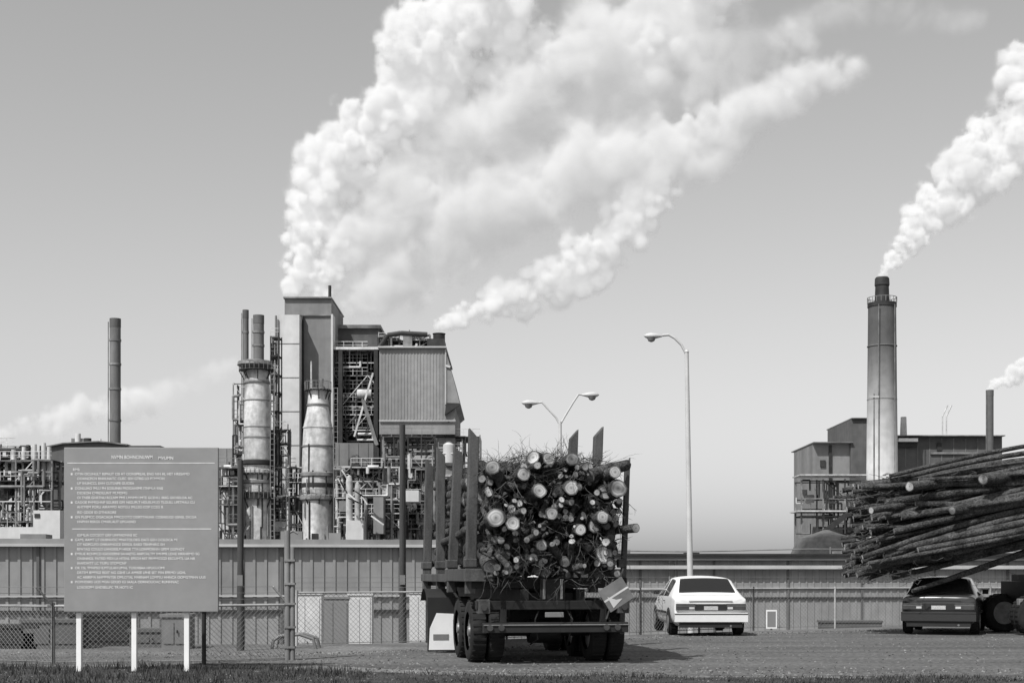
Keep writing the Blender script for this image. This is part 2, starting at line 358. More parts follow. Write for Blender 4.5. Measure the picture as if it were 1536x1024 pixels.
framepx(b,432,456,700,812,187,dep=3,bay=1.0,fl=2.0,pipes=16,vessels=1,w=.12)
b.build()
b=B('boiler_house'); D=200
boxpx(b,416,449,472,0,D-3,5,M['wall_light'],z0=-3)
for py in (520,570,620,670,720): b.box(fX(416,D-3),fX(449,D-3),D-3.06,D-3.001,fZ(py+.8,D),fZ(py,D),M['wall_mid'])
b.cyl((fX(420,D),D-3.4,-3),(fX(420,D),D-3.4,fZ(480,D)),.15,.15,M['steel_m'],8)
boxpx(b,427,497,446,0,D,14,M['wall_mid'],z0=-3)
boxpx(b,425.5,498,445.9,448,D,14.5,M['steel_m'],off=-.4)
b.box(fX(427,D),fX(497,D),D-.25,D-.01,fZ(474,D),fZ(472,D),M['steel_m'])
b.box(fX(449.5,D),fX(456,D),D-.8,D-.02,-3,fZ(474.5,D),M['steel_d'])
b.box(fX(497.2,D),fX(500,D),D-.5,D+2,-3,fZ(472,D),M['wall_light'])
b.cyl((fX(492,D),D+2,fZ(446,D)),(fX(492,D),D+2,fZ(424,D)),.22,.22,M['steel_d'],8)
b.cyl((fX(470,D),D-2,fZ(585,D)),(fX(470,D),D-2,fZ(545,D)),.12,.12,M['steel_l'],8)
for px in (462,484): b.cyl((fX(px,D),D-1.2,-3),(fX(px,D),D-1.2,fZ(570,D)),.3,.3,M['steel_m'],8)
boxpx(b,500,569,489,0,D+8,20,M['wall_dark'],z0=-3)
boxpx(b,499.5,571,487,492,D+7.5,20.5,M['steel_m'])
boxpx(b,500,569,520,524,D,8,M['steel_l'])
framepx(b,502,568,524,660,D+1,dep=6.5,bay=1.7,fl=1.8,pipes=80,vessels=4,w=.18)
for px in (508,561): b.box(fX(px,D),fX(px+6,D),D-.3,D+.3,-3,fZ(526,D),M['steel_d'])
b.beam((fX(545,D),D-.5,fZ(600,D)),(fX(566,D),D-.5,fZ(668,D)),.5,M['steel_m']); b.beam((fX(532,D),D-.5,fZ(655,D)),(fX(560,D),D-.5,fZ(560,D)),.25,M['steel_l'])
b.build()
b=B('boiler_building')
poly=[(570,524),(668,524),(676,552),(690,606),(683,612),(683,652),(570,652)]
pl=[(fX(x,D),fZ(y,D)) for x,y in poly][::-1]
b.prism(pl,D-1,D+20,M['clad'])
x=fX(572,D)
while x<fX(668,D): b.box(x,x+.16,D-1.06,D-1.002,fZ(630,D),fZ(526,D),M['clad']); x+=.45
b.beam((fX(669,D),D-1.1,fZ(550,D)),(fX(676,D),D-1.1,fZ(552,D)),.3,M['steel_l']); b.box(fX(668,D),fX(670,D),D-1.15,D-1.01,fZ(608,D),fZ(526,D),M['roofedge'])
b.box(fX(570,D),fX(684,D),D-1.3,D-1.15,fZ(633,D),fZ(631,D),M['roofedge'])
b.box(fX(568,D),fX(670,D),D-1.5,D+20,fZ(523.9,D),fZ(521.5,D),M['roofedge'])
b.prism([(fX(670,D),fZ(606,D)),(fX(690,D),fZ(606.5,D)),(fX(690,D),fZ(609,D)),(fX(668,D),fZ(624,D))][::-1],D-1.6,D-1.01,M['steel_d'])
boxpx(b,572,683,652.1,0,D,18,M['wall_mid'],z0=-3)
framepx(b,568,645,502,520,D+2,dep=8,bay=1.4,fl=1.0,pipes=34,vessels=4,w=.14,mset=[M['steel_d'],M['steel_m'],M['steel_m']])
b.tube([(fX(568,D),D+1.5,fZ(518,D)),(fX(580,D),D+1.5,fZ(500,D)),(fX(600,D),D+1.5,fZ(497,D)),(fX(640,D),D+1.5,fZ(499,D))],.35,M['steel_d'],8)
b.lathe(fX(657,D),D+3,[(fZ(521,D),.85),(fZ(497,D),.85),(fZ(495,D),.95)],M['steel_d'],16)
b.box(fX(640,D),fX(666,D),D+1,D+6,fZ(519.9,D),fZ(506,D),M['steel_d'])
b.build()
b=B('process_building'); D2=175
boxpx(b,503,560,664,700,190,8,M['wall_mid'],ribs=1.3)
boxpx(b,500,650,690,0,194,10,M['wall_dark'],z0=-3)
framepx(b,502,600,700,815,178,dep=8,bay=1.9,fl=1.9,pipes=140,vessels=16,w=.16)
framepx(b,572,652,655,815,182,dep=8,bay=1.9,fl=2.1,pipes=120,vessels=10,mset=[M['steel_d'],M['steel_m']],w=.16)
boxpx(b,598,628,735,752,176,4,M['wall_light']); boxpx(b,520,545,780,812,174,4,M['wall_light']); boxpx(b,560,575,745,800,175,4,M['wall_mid'])
for px,r,top in ((524,5,712),(536,4,722)):
    c=fX(px,D2); rr=r/F*D2; z=fZ(top,D2); b.lathe(c,D2,[(-3,rr),(z-.8,rr),(z-.2,rr*.7),(z,rr*.15)],M['tower'],18)
for _ in range(16):
    x=U(504,600); t=U(695,790); b.beam((fX(x,172),172,fZ(t,172)),(fX(x+U(10,28),172),172,fZ(t+U(8,22),172)),.18,random.choice([M['steel_l'],M['steel_m'],M['steel_d']]))
b.build()
b=B('pipe_bridge')
framepx(b,640,720,655,815,200,dep=6,bay=2.2,fl=2.3,pipes=40,vessels=4,mset=[M['steel_d'],M['steel_m']],w=.18)
b.build()
# ------------------------------------------------------------ right side power house
D=300
b=B('power_house')
boxpx(b,1219,1276,665,0,D,20,M['wall_mid'],z0=-3)
boxpx(b,1276.05,1330,629,0,D-1,22,M['wall_dark'],z0=-3)
boxpx(b,1330.05,1503,655,0,D,20,M['wall_dark'],z0=-3)
for p0,p1,py in ((1218,1277,664),(1275,1331,628),(1329,1504,654)): boxpx(b,p0,p1,py-.6,py+.8,D,22.5,M['steel_m'],off=-1.6)
for px in range(1340,1500,18): b.box(fX(px,D),fX(px+.8,D),D-.1,D-.01,fZ(700,D),fZ(657,D),M['wall_mid'])
boxpx(b,1345,1374,658,663,D,1,M['white'],off=-1.5); boxpx(b,1345,1374,663.2,671,D,1,M['steel_d'],off=-.6)
boxpx(b,1405,1412,664,676,D,1,M['steel_d'],off=-.3); boxpx(b,1230,1238,690,700,D,1,M['steel_d'],off=-.3)
boxpx(b,1395,1465,678,681,D,1,M['steel_m'],off=-.4)
boxpx(b,1243,1247,668,760,D,1,M['steel_d'],off=-.4)
b.cyl((fX(1363,D),D+4,fZ(655,D)),(fX(1363,D),D+4,fZ(622,D)),.75,.6,M['wall_light'],16)
for px in (1420,1426): b.tube([(fX(px,D),D+3,fZ(655,D)),(fX(px,D),D+3,fZ(622,D)),(fX(px+8,D),D+3,fZ(605,D))],.14,M['steel_l'],6)
framepx(b,1202,1300,720,800,D-12,dep=6,bay=4.4,fl=3.6,pipes=30,vessels=3,mset=[M['steel_d'],M['steel_m']],w=.3)
boxpx(b,1196,1315,765,767,D-14,8,M['steel_l']); boxpx(b,1200,1300,711,712.5,D-14,8,M['steel_l'])
b.beam((fX(1215,D),D-14,fZ(800,D)),(fX(1260,D),D-14,fZ(765,D)),1.0,M['steel_d'])
b.build()
b=B('smokestack'); DD=290; c=fX(1323,DD); k=DD/F
b.lathe(c,DD,[(-3,24*k),(fZ(650,DD),22.5*k),(fZ(570,DD),21.5*k),(fZ(461,DD),20.5*k)],M['bigstack'],40)
b.lathe(c,DD,[(fZ(461,DD)+.01,21.5*k),(fZ(455,DD),21.5*k)],M['steel_d'],36)
b.lathe(c,DD,[(fZ(456,DD),11*k),(fZ(430,DD),10*k),(fZ(428,DD),11*k),(fZ(418,DD),10.5*k),(fZ(416,DD),9*k)],M['steel_d'],24)
for i in range(20):
    a=2*math.pi*i/20; a2=2*math.pi*(i+1)/20; r=21.5*k; z=fZ(455,DD)
    p=(c+math.cos(a)*r,DD+math.sin(a)*r,z+1.1); q=(c+math.cos(a2)*r,DD+math.sin(a2)*r,z+1.1)
    b.beam((p[0],p[1],z),p,.1,M['steel_m']); b.beam(p,q,.1,M['steel_m'])
for px in (1312,1336): b.beam((fX(px,DD),DD-3.1,-3),(fX(px,DD),DD-3.1,fZ(460,DD)),.14,M['steel_m'])
for py in (520,600): b.lathe(c,DD,[(fZ(py,DD),22.2*k),(fZ(py-1,DD),22.2*k)],M['steel_m'],36)
b.build()
stack('exhaust_stack',1479,1490,585,292,M['wall_dark'])
b=B('wood_chip_pile'); c=fX(1243,260)
prof=[(-3,11),(3,7.5),(fZ(806,260),5.2),(fZ(799,260),2.2),(fZ(794,260),.5)]
b.lathe(c,262,prof,M['chips'],24); b.lathe(c+5,266,[(z-1.2,r) for z,r in prof],M['chips'],24); b.build()
b=B('light_mast'); b.cyl((fX(1311,200),200,-3),(fX(1311,200),200,fZ(590,200)),.16,.1,M['steel_m'],8)
b.box(fX(1304,200),fX(1318,200),199.8,200.2,fZ(596,200),fZ(594,200),M['steel_l']); b.build()
# ------------------------------------------------------------ utility poles
def wpole(px,pyt,pyb,w):
    d=CH*F/(pyb-HZ); b=B('wooden_pole'); r=w/F*d/2
    b.log((0,0,-.3),(U(-.02,.05),0,fZ(pyt,d)),r*1.1,r*.85,n=12,seg=10,bend=.01)
    b.mats[0]=M['wood_pole']
    b.box(-r*.8,r*.8,-r*1.2,-r*.9,1.2,1.4,M['steel_m'])
    b.build(loc=(fX(px,d),d,0))
wpole(361,690,975,10); wpole(604,637,962,10)
# ------------------------------------------------------------ street lamps
def head(b,p,dx,s=1.0):
    m=M['lamp']; p=Vector(p); n=14; prof=[(0,.06,.05),(.12,.1,.08),(.3,.17,.13),(.55,.19,.15),(.75,.13,.1),(.85,.03,.02)]
    vs=[]
    for t,w,h in prof:
        for i in range(n):
            a=2*math.pi*i/n; vs.append((p.x+dx*t*s,p.y+math.cos(a)*w*s,p.z+math.sin(a)*h*s))
    b.add(vs,[(k*n+i,k*n+(i+1)%n,(k+1)*n+(i+1)%n,(k+1)*n+i) for k in range(5) for i in range(n)],m,True)
    b.lathe(p.x+dx*.5*s,p.y,[(p.z-.28*s,.05*s),(p.z-.23*s,.15*s),(p.z-.06*s,.22*s)],M['steel_m'],14)
def lampsingle():
    d=50; b=B('street_lamp'); x0=fX(1038,d); xt=fX(1030,d); z=fZ(528,d)
    b.cyl((x0,d,-3),(xt,d,z),.125,.07,M['lamp'],14); b.cyl((xt,d,z),(xt,d,z+.08),.09,.05,M['lamp'],12)
    hx=fX(993,d); hz=fZ(503,d)
    b.tube([(xt,d,z-.1),(fX(1022,d),d,fZ(517,d)),(fX(1012,d),d,fZ(507,d)),(fX(1003,d),d,fZ(502,d)),(hx,d,hz)],.045,M['lamp'],8)
    b.cyl((x0,d,gz(x0,d)),(x0,d,gz(x0,d)+.3),.25,.2,M['lamp'],12)
    head(b,(hx,d,hz-.02),-1,.75); b.build()
def lampdouble():
    d=60; b=B('street_lamp'); xc=fX(840,d); z=fZ(632,d)
    b.cyl((xc,d,-3),(xc,d,z),.11,.07,M['lamp'],12)
    for hx,hy,dx in ((808,604,-1),(873,592,1)):
        b.tube([(xc,d,z-.15),(xc+dx*.18,d,z+.18),(fX(840+dx*20,d),d,fZ(611 if dx<0 else 603,d)),(fX(hx-dx*5,d),d,fZ(hy-1,d)),(fX(hx,d),d,fZ(hy,d))],.04,M['lamp'],8)
        head(b,(fX(hx,d),d,fZ(hy,d)),dx,.85)
    b.build()
lampsingle(); lampdouble()
# ------------------------------------------------------------ sign
def sign():
    d=20.6; e=empty('information_sign',(fX(212.5,d),d,0)); k=d/F
    w=231*k/2; z0=fZ(917,d); z1=fZ(671,d)
    b=B('panel'); b.box(-w,w,-.03,.03,z0,z1,M['sign']); b.build(parent=e,bevel=.008)
    b=B('posts')
    for px in (117,200,279):
        x=fX(px,d)-fX(212.5,d); b.box(x-.036,x+.036,.031,.11,-.3,z1-.1,M['white'])
    b.box(-w+.1,w-.1,.111,.14,z0+.3,z0+.4,M['steel_m']); b.box(-w+.1,w-.1,.111,.14,z1-.5,z1-.4,M['steel_m'])
    b.build(parent=e,bevel=.004)
    b=B('rules')
    for py in (694.5,793): z=fZ(py,d); b.box(-w+.05 if py<700 else -w+.12,w-.05 if py<700 else w-.1,-.033,-.0305,z-.005,z+.005,M['text'])
    b.build(parent=e)
    def txt(s,x,z,size,bold=0.0,al='LEFT',sx=1):
        c=bpy.data.curves.new('lettering','FONT'); c.body=s; c.size=size; c.align_x=al; c.offset=bold; c.materials.append(M['text'])
        o=bpy.data.objects.new('lettering',c); scene.collection.objects.link(o); o.parent=e
        o.location=(x,-.0335,z); o.rotation_euler=(math.pi/2,0,0); o.scale=(sx,1,1)
    def words(n):
        s=''
        while len(s)<n: s+=''.join(random.choice('AEIORNSTLCDMPUHG') for _ in range(random.randint(2,9)))+' '
        return s[:n]
    z=lambda py: fZ(py,d)
    txt('NVMN BOHNCINUWM',-.43,z(688),.068,.001,sx=.85); txt('MVUMN',.25,z(689),.06,.001)
    L=-w+.13
    txt('RMS:',L,z(706),.05,.001)
    rows=[(712.5,60),(719.5,41),(726.5,29),(734,45),(741,23),(748,60),(755,61),(762,43),(770,21),(777,57),(784,28),
          (804,31),(811,51),(818,43),(825,51),(832,61),(839,61),(846,26),(853,45),(860,59),(867,61),(874,51),(882,29)]
    for i,(py,n) in enumerate(rows): txt(words(n),L+(.06 if i%3 else .03),z(py),.050,.0008)
    b=B('bullets')
    for i,(py,n) in enumerate(rows):
        if i%3==0: b.box(L-.03,L-.005,-.033,-.0305,z(py),z(py)+.03,M['text'])
    b.build(parent=e)
sign()
# ------------------------------------------------------------ chain link fences
def fence(name,pts,h,cell,barbed=True,post=2.4,wr=.0022,arm=True):
    e=B(name)
    for (a,c) in zip(pts[:-1],pts[1:]):
        a=Vector(a);c=Vector(c);d=(c-a);Ln=d.length;u=d/Ln; up=Vector((0,0,1)); w=wr
        def q(s,t): return a+u*s+up*t
        s=-h
        while s<Ln:
            for sg in (0,1):
                s0,t0,s1,t1=s,0.03,s+h,h
                if s0<0: t0=-s0; s0=0
                if s1>Ln: t1=h-(s1-Ln); s1=Ln
                if t1<=t0: continue
                if sg: A,Bq=q(Ln-s0,t0),q(Ln-s1,t1)
                else: A,Bq=q(s0,t0),q(s1,t1)
                n=Vector((-w,0,w)) if (not sg) else Vector((w,0,w))
                e.add([A-n,A+n,Bq+n,Bq-n],[(0,1,2,3)],M['wire'])
            s+=cell*1.414
        e.cyl(q(0,h),q(Ln,h),.02,.02,M['wire_l'],8); e.cyl(q(0,.04),q(Ln,.04),.008,.008,M['wire'],6)
        k=max(1,round(Ln/post))
        for i in range(k+1):
            p=q(Ln*i/k,0); e.cyl(p-up*.2,p+up*(h+.05),.028,.028,M['wire_l'],10)
            if arm: e.beam(p+up*h,p+up*(h+.3)+Vector((-.22,-.15,0)),.03,M['wire_l'])
        if barbed:
            for j in (1,2,3):
                o=up*(h+.1*j)+Vector((-.073*j,-.05*j,0)); e.cyl(q(0,0)+o,q(Ln,0)+o,.004,.004,M['wire'],5)
    return e.build()
fence('chain_link_fence',[(fX(-120,23.5),23.5,0),(fX(80,22.4),22.4,0),(fX(305,22.6),22.6,0),(fX(432,23.4),23.4,0)],fZ(908,22.6),.06)
fence('chain_link_fence',[(fX(445,28.2),28.2,0),(fX(640,29.5),29.5,0),(fX(760,31),31,0),(fX(960,34.0),34.0,0),(fX(1130,37.0),37.0,0),(fX(1370,38.6),38.6,0),(fX(1600,39),39,0)],1.05,.075,barbed=True,arm=False,post=2.6)
b=B('gate_post')
for px,w,pt in ((431,.05,795),(439,.04,820)):
    x=fX(px,23.4); b.cyl((x,23.4,-.2),(x,23.4,fZ(pt,23.4)),w,w,M['steel_m'],12)
for py in (840,875,905,940,970): b.box(fX(427,23.4),fX(443,23.4),23.34,23.46,fZ(py+1.5,23.4),fZ(py-1.5,23.4),M['steel_m'])
b.tube([(fX(431,23.4),23.4,fZ(800,23.4)),(fX(440,23.4),23.4,fZ(796,23.4)),(fX(447,23.4),23.4,fZ(800,23.4))],.02,M['steel_m'],6)
b.build()
b=B('steel_post'); x=fX(306,22.3); b.cyl((x,22.3,-.2),(x,22.3,fZ(917,22.3)),.035,.035,M['steel_d'],10); b.box(x-.05,x+.05,22.25,22.35,fZ(917,22.3)+.001,fZ(915,22.3),M['steel_d']); b.build()
b=B('pipe_handrail'); dd=27
for dy in (0,.5):
    b.tube([(fX(408,dd),dd+dy,0),(fX(410,dd),dd+dy,fZ(960,dd)),(fX(420,dd),dd+dy,fZ(953,dd)),(fX(450,dd),dd+dy,fZ(951,dd)),(fX(470,dd),dd+dy,fZ(958,dd)),(fX(474,dd),dd+dy,0)],.03,M['steel_m'],8)
b.build()
b=B('notice_sign'); d=37; x=fX(1157,d); z0,z1=fZ(942,d),fZ(914,d); w=.14
b.box(x-w,x+w,d-.02,d,z0,z1,M['white']); b.box(x-w+.03,x+w-.03,d-.024,d-.021,z0+.04,z1-.04,M['wall_mid']); b.box(x-.02,x+.02,d+.001,d+.03,-.1,z1,M['steel_m']); b.build()
# ------------------------------------------------------------ wheels
def wheel(b,x,y,r,w,outer=-1,dual=False):
    for o in ((0,) if not dual else (0,w*1.15)):
        xa=x-outer*o
        prof=[(-w/2,r*.62),(-w/2,r*.9),(-w*.38,r*.985),(0,r),(w*.38,r*.985),(w/2,r*.9),(w/2,r*.62)]
        n=28; vs=[]
        for t,rr in prof:
            for i in range(n):
                a=2*math.pi*i/n; vs.append((xa+t,y+math.cos(a)*rr,r+math.sin(a)*rr))
        b.add(vs,[(k*n+i,k*n+(i+1)%n,(k+1)*n+(i+1)%n,(k+1)*n+i) for k in range(6) for i in range(n)],M['tire'],True)
        for i in range(n):
            a=2*math.pi*i/n; c=(y+math.cos(a)*r,r+math.sin(a)*r)
            T=Matrix.Translation((xa,c[0],c[1]))@Matrix.Rotation(a,4,'X')
            b.box(-w*.42,w*.42,-.006,.006,-.02,.02,M['tire'],T)
        b.cyl((xa-w*.3,y,r),(xa+w*.3,y,r),r*.6,r*.6,M['rim'],20)
        b.cyl((xa+outer*w*.3,y,r),(xa+outer*w*.48,y,r),r*.2,r*.16,M['rim'],14)
        for i in range(6):
            a=i*math.pi/3; b.cyl((xa+outer*w*.3,y+math.cos(a)*r*.38,r+math.sin(a)*r*.38),(xa+outer*w*.32,y+math.cos(a)*r*.38,r+math.sin(a)*r*.38),r*.09,r*.09,M['trim'],8)
# ------------------------------------------------------------ log truck
def logtruck():
    e=empty('log_truck',(.64,22.4,0),math.radians(10)); hw=1.26
    b=B('chassis'); c=M['chassis']
    for x in (-.45,.45): b.box(x-.07,x+.07,0,8,.93,1.18,c)
    for y in np.arange(.2,8,1): b.box(-.38,.38,y,y+.1,1.0,1.12,c)
    b.box(-1.12,1.2,-.12,0,.50,.66,M['trim']); b.box(-1.12,1.2,-.14,-.121,.61,.63,M['steel_m'])
    for x in (-.8,.8): b.box(x-.05,x+.05,-.1,.05,.66,1.0,c)
    b.box(-1.22,1.22,-.1,.12,.86,1.0,c); b.box(-1.2,-1.02,-.16,.1,.80,1.02,M['post']); b.box(1.02,1.2,-.16,.1,.80,1.02,M['post'])
    for x in (-1.02,-.84,.84,1.02): b.cyl((x,-.15,.58),(x,-.13,.58),.05,.05,M['tail'],12)
    for x in (-1.12,1.12): b.cyl((x,-.19,.9),(x,-.161,.9),.05,.05,M['tail'],12)
    b.box(-.15,.15,-.15,-.13,.74,.82,M['steel_m'])
    b.box(-.2,.2,.0,.1,1.0,1.34,c); b.box(-.16,-.12,-.03,-.001,1.02,1.34,M['steel_m']); b.box(.12,.16,-.03,-.001,1.02,1.34,M['steel_m'])
    for y in (.3,2.3,4.3,6.3): b.box(-hw,hw,y-.09,y+.09,1.19,1.36,c)
    b.box(-1.1,1.1,.5,7.5,1.2,1.3,c)
    b.box(-hw-.12,-hw+.35,.1,2.6,1.30,1.5,M['post']); b.box(-hw-.10,-hw+.0,2.7,6.5,1.28,1.42,M['post'])
    b.box(-.5,.5,1,1.3,.5,.9,c); b.cyl((-.55,1.6,.78),(.55,1.6,.78),.09,.09,c,10)
    for s in (-1,1):
        b.tube([(s*.2,.0,.9),(s*.3,-.1,.7),(s*.25,-.05,.4),(s*.3,.3,.3)],.015,c,6)
        b.box(min(s*.75,s*1.1),max(s*.75,s*1.1),1.42,1.44,.12,.7,c)
    b.build(parent=e,bevel=.008)
    b=B('bunk_posts')
    tops={(-1,.3):3.72,(-1,2.3):3.62,(-1,4.3):3.78,(-1,6.3):3.72,(1,.3):3.3,(1,2.3):4.0,(1,4.3):4.15,(1,6.3):3.8}
    for (s,y),t in tops.items():
        w=.08 if (s,y)!=(1,.3) else .045
        x=s*(hw-.02); lean=(-.03-.03*(y==2.3)+.03*(y==4.3))*s if s<0 else .05
        xb=x-lean; z0=.45 if (s,y)==(1,.3) else 1.1
        vs=[(xb-w,y-w,z0),(xb+w,y-w,z0),(xb+w,y+w,z0),(xb-w,y+w,z0),(x-w+lean,y-w,t-.18),(x+w+lean,y-w,t),(x+w+lean,y+w,t),(x-w+lean,y+w,t-.18)]
        if s<0: vs[4]=(x-w+lean,y-w,t); vs[7]=(x-w+lean,y+w,t); vs[5]=(x+w+lean,y-w,t-.18); vs[6]=(x+w+lean,y+w,t-.18)
        b.add(vs,[(0,3,2,1),(4,5,6,7),(0,1,5,4),(1,2,6,5),(2,3,7,6),(3,0,4,7)],M['post'])
        b.box(xb-w-.02,xb+w+.02,y-w-.02,y+w+.02,1.52,1.66,M['post'])
    b.build(parent=e,bevel=.015)
    b=B('wheels')
    for y in (.75,2.05,4.1):
        for s in (-1,1): wheel(b,s*1.12,y,.5,.25,outer=s,dual=True)
        b.cyl((-1,y,.5),(1,y,.5),.09,.09,c,10)
    b.cyl((-.25,.75,.5),(.25,.75,.5),.2,.2,c,12)
    b.build(parent=e)
    b=B('mudguard'); n=8; x0,x1=-1.58,-.98; yc=4.1; vs=[]
    for i in range(n+1):
        a=math.radians(200-i*160/n)
        for x in (x0,x1): vs.append((x,yc+math.cos(a)*.66,.5+math.sin(a)*.66))
    b.add(vs,[(2*i,2*i+1,2*i+3,2*i+2) for i in range(n)],M['trim'],True)
    vs=[(x0+.02,yc-.66,.06),(x1-.02,yc-.66,.06),(x1,yc-.66,.70),(x0+.16,yc-.66,.72),(x0+.04,yc-.66,.45)]
    b.add(vs,[(0,1,2,3,4)],M['white']); b.box(x0+.1,x1-.22,yc-.668,yc-.661,.24,.34,M['steel_m']); b.box(x1-.14,x1-.04,yc-.668,yc-.661,.5,.6,M['tail'])
    b.box(x0,x1,yc-.655,yc-.63,.03,1.0,M['trim'])
    b.build(parent=e)
    b=B('log_load'); pts=[]
    def top(x): return 3.26-.2*(x/1.1)**2
    tries=0
    while tries<12000 and len(pts)<165:
        tries+=1; x=U(-1.1,1.1); z=U(1.42,top(x)); r=random.choice([U(.045,.08),U(.06,.1),U(.09,.14)])
        if all((x-a)**2+(z-c2)**2>(r+r2)**2*.75 for a,c2,r2 in pts): pts.append((x,z,r))
    for x,z,r in pts:
        yr=.05+U(-.4,.7)+ (3.3-z)*.05; wild=U(0,1)<.65
        ax=U(-1.8,1.8) if wild else U(-.3,.3); az=U(-1.2,1.1) if wild else U(-.25,.25); Lg=U(4.5,6.3) if not wild else U(.9,2.4)
        ex=max(-1.12,min(1.12,x-ax*U(.5,1))); ez=max(1.45,min(top(ex)-.05,z-az))
        b.log((x,yr,z),(ex,yr+Lg,ez),r,r*U(.6,.9),bend=.3)
    for _ in range(200):
        x=U(-1.05,1.0); z=U(1.4,top(x)-.12); dx=U(-.6,.6); dz=U(-.5,.5); r=U(.02,.065); ex=max(-1.1,min(1.1,x+dx))
        b.log((x,U(-.42,.15),z),(ex,U(.1,.8),max(1.35,min(top(ex)-.08,z+dz))),r,r*.75,n=8,seg=4,bend=.4)
    for x,z,r in ((-.98,2.28,.15),(-.72,2.2,.12),(.95,2.75,.13),(-.3,2.7,.11),(.2,2.75,.11),(-.1,2.35,.1),(.35,2.1,.09),(-.55,2.95,.1),(.7,2.3,.1)):
        b.log((x,-.45,z),(x*.8+U(-.3,.3),2.5,z+U(-.5,.3)),r,r*.9,n=14,bend=.1)
    for _ in range(50):
        z=U(1.5,3.2); y=U(.2,3.5); b.log((-1.08+U(0,.15),y,z),(-1.08+U(0,.2),y+U(2,3.2),z+U(-.15,.1)),U(.07,.12),U(.05,.09))
    for _ in range(34):
        x=U(-.95,.95); y=U(0,3.5); z=top(x)+U(-.08,.03); b.log((x,y,z),(x+U(-.5,.5),y+U(1.2,3),z+U(-.12,.06)),U(.03,.08),U(.02,.06),bend=.2)
    b.log((.55,-.25,2.95),(1.24,.1,3.16),.10,.09,seg=3); b.log((.9,-.45,3.0),(.5,1.3,2.8),.1,.09); b.log((1.22,-.5,2.13),(.7,1.6,2.1),.07,.06)
    b.build(parent=e)
    b=B('branches')
    def twig(p,d,L,r,depth=0):
        pts=[Vector(p)]; d=Vector(d).normalized(); n=4
        for i in range(n):
            d=(d+Vector((U(-.35,.35),U(-.35,.35),U(-.35,.25)))).normalized(); pts.append(pts[-1]+d*L/n)
            if depth<1 and U(0,1)<.6: twig(pts[-1],d+Vector((U(-1,1),U(-1,1),U(-.5,.8))),L*.5,r*.5,depth+1)
        b.tube(pts,r,M['twig'],4,r2=r*.3)
    for _ in range(800):
        x=U(-1.1,.95); y=U(-.1,3); twig((x,y,top(x)+U(-.06,.04)),(U(-1,1),U(-1,.6),U(-.1,.5)),U(.12,.34),U(.003,.008))
    for _ in range(420):
        x=U(-1.1,1.1); z=U(1.3,3.2); twig((x,U(-.3,.2),z),(U(-.8,.8)-.3*(x>.7),U(-.5,.1),U(-1.2,.2)),U(.15,.45),U(.003,.010))
    for _ in range(12): twig((U(-.8,.6),U(0,2),3.2),(U(-.5,.5),0,1),U(.3,.5),.005)
    b.build(parent=e)
    b=B('warning_flag'); T=Matrix.Translation((.90,-.5,1.1))@Matrix.Rotation(math.radians(-32),4,'Y')
    b.box(-.22,.22,-.008,.008,-.19,.19,M['flag'],T); b.box(-.22,.22,-.0105,-.0085,-.015,.015,M['steel_l'],T)
    T2=Matrix.Translation((.86,-.513,1.04)); b.add([T2@Vector(v) for v in ((-.1,0,.02),(.0,0,-.15),(.14,0,.0),(.04,0,-.02))],[(0,1,2,3)],M['steel_l'])
    b.beam((.75,-.48,.72),(1.02,-.48,1.5),.02,M['twig']); b.build(parent=e)
    b=B('tractor_cab')
    b.box(-1.2,1.2,9.2,11.0,1.1,2.75,M['white']); b.box(-1.0,1.0,11.001,12.4,1.0,1.9,M['white'])
    b.box(-1.05,1.05,11.001,11.01,2.0,2.6,M['glass']); b.box(-.9,.9,9.18,9.199,1.9,2.5,M['glass'])
    b.box(-.45,.45,7.6,12.3,.75,1.0,c); b.cyl((1.1,9,1),(1.1,9,3.0),.07,.07,M['rim'],10)
    for y in (8.8,11.8):
        for s in (-1,1): wheel(b,s*1.05,y,.5,.26,outer=s)
    ob=b.build(parent=e,bevel=.03); ob.rotation_euler=(0,0,math.radians(-9)); ob.location=(-.6,0,0)
logtruck()
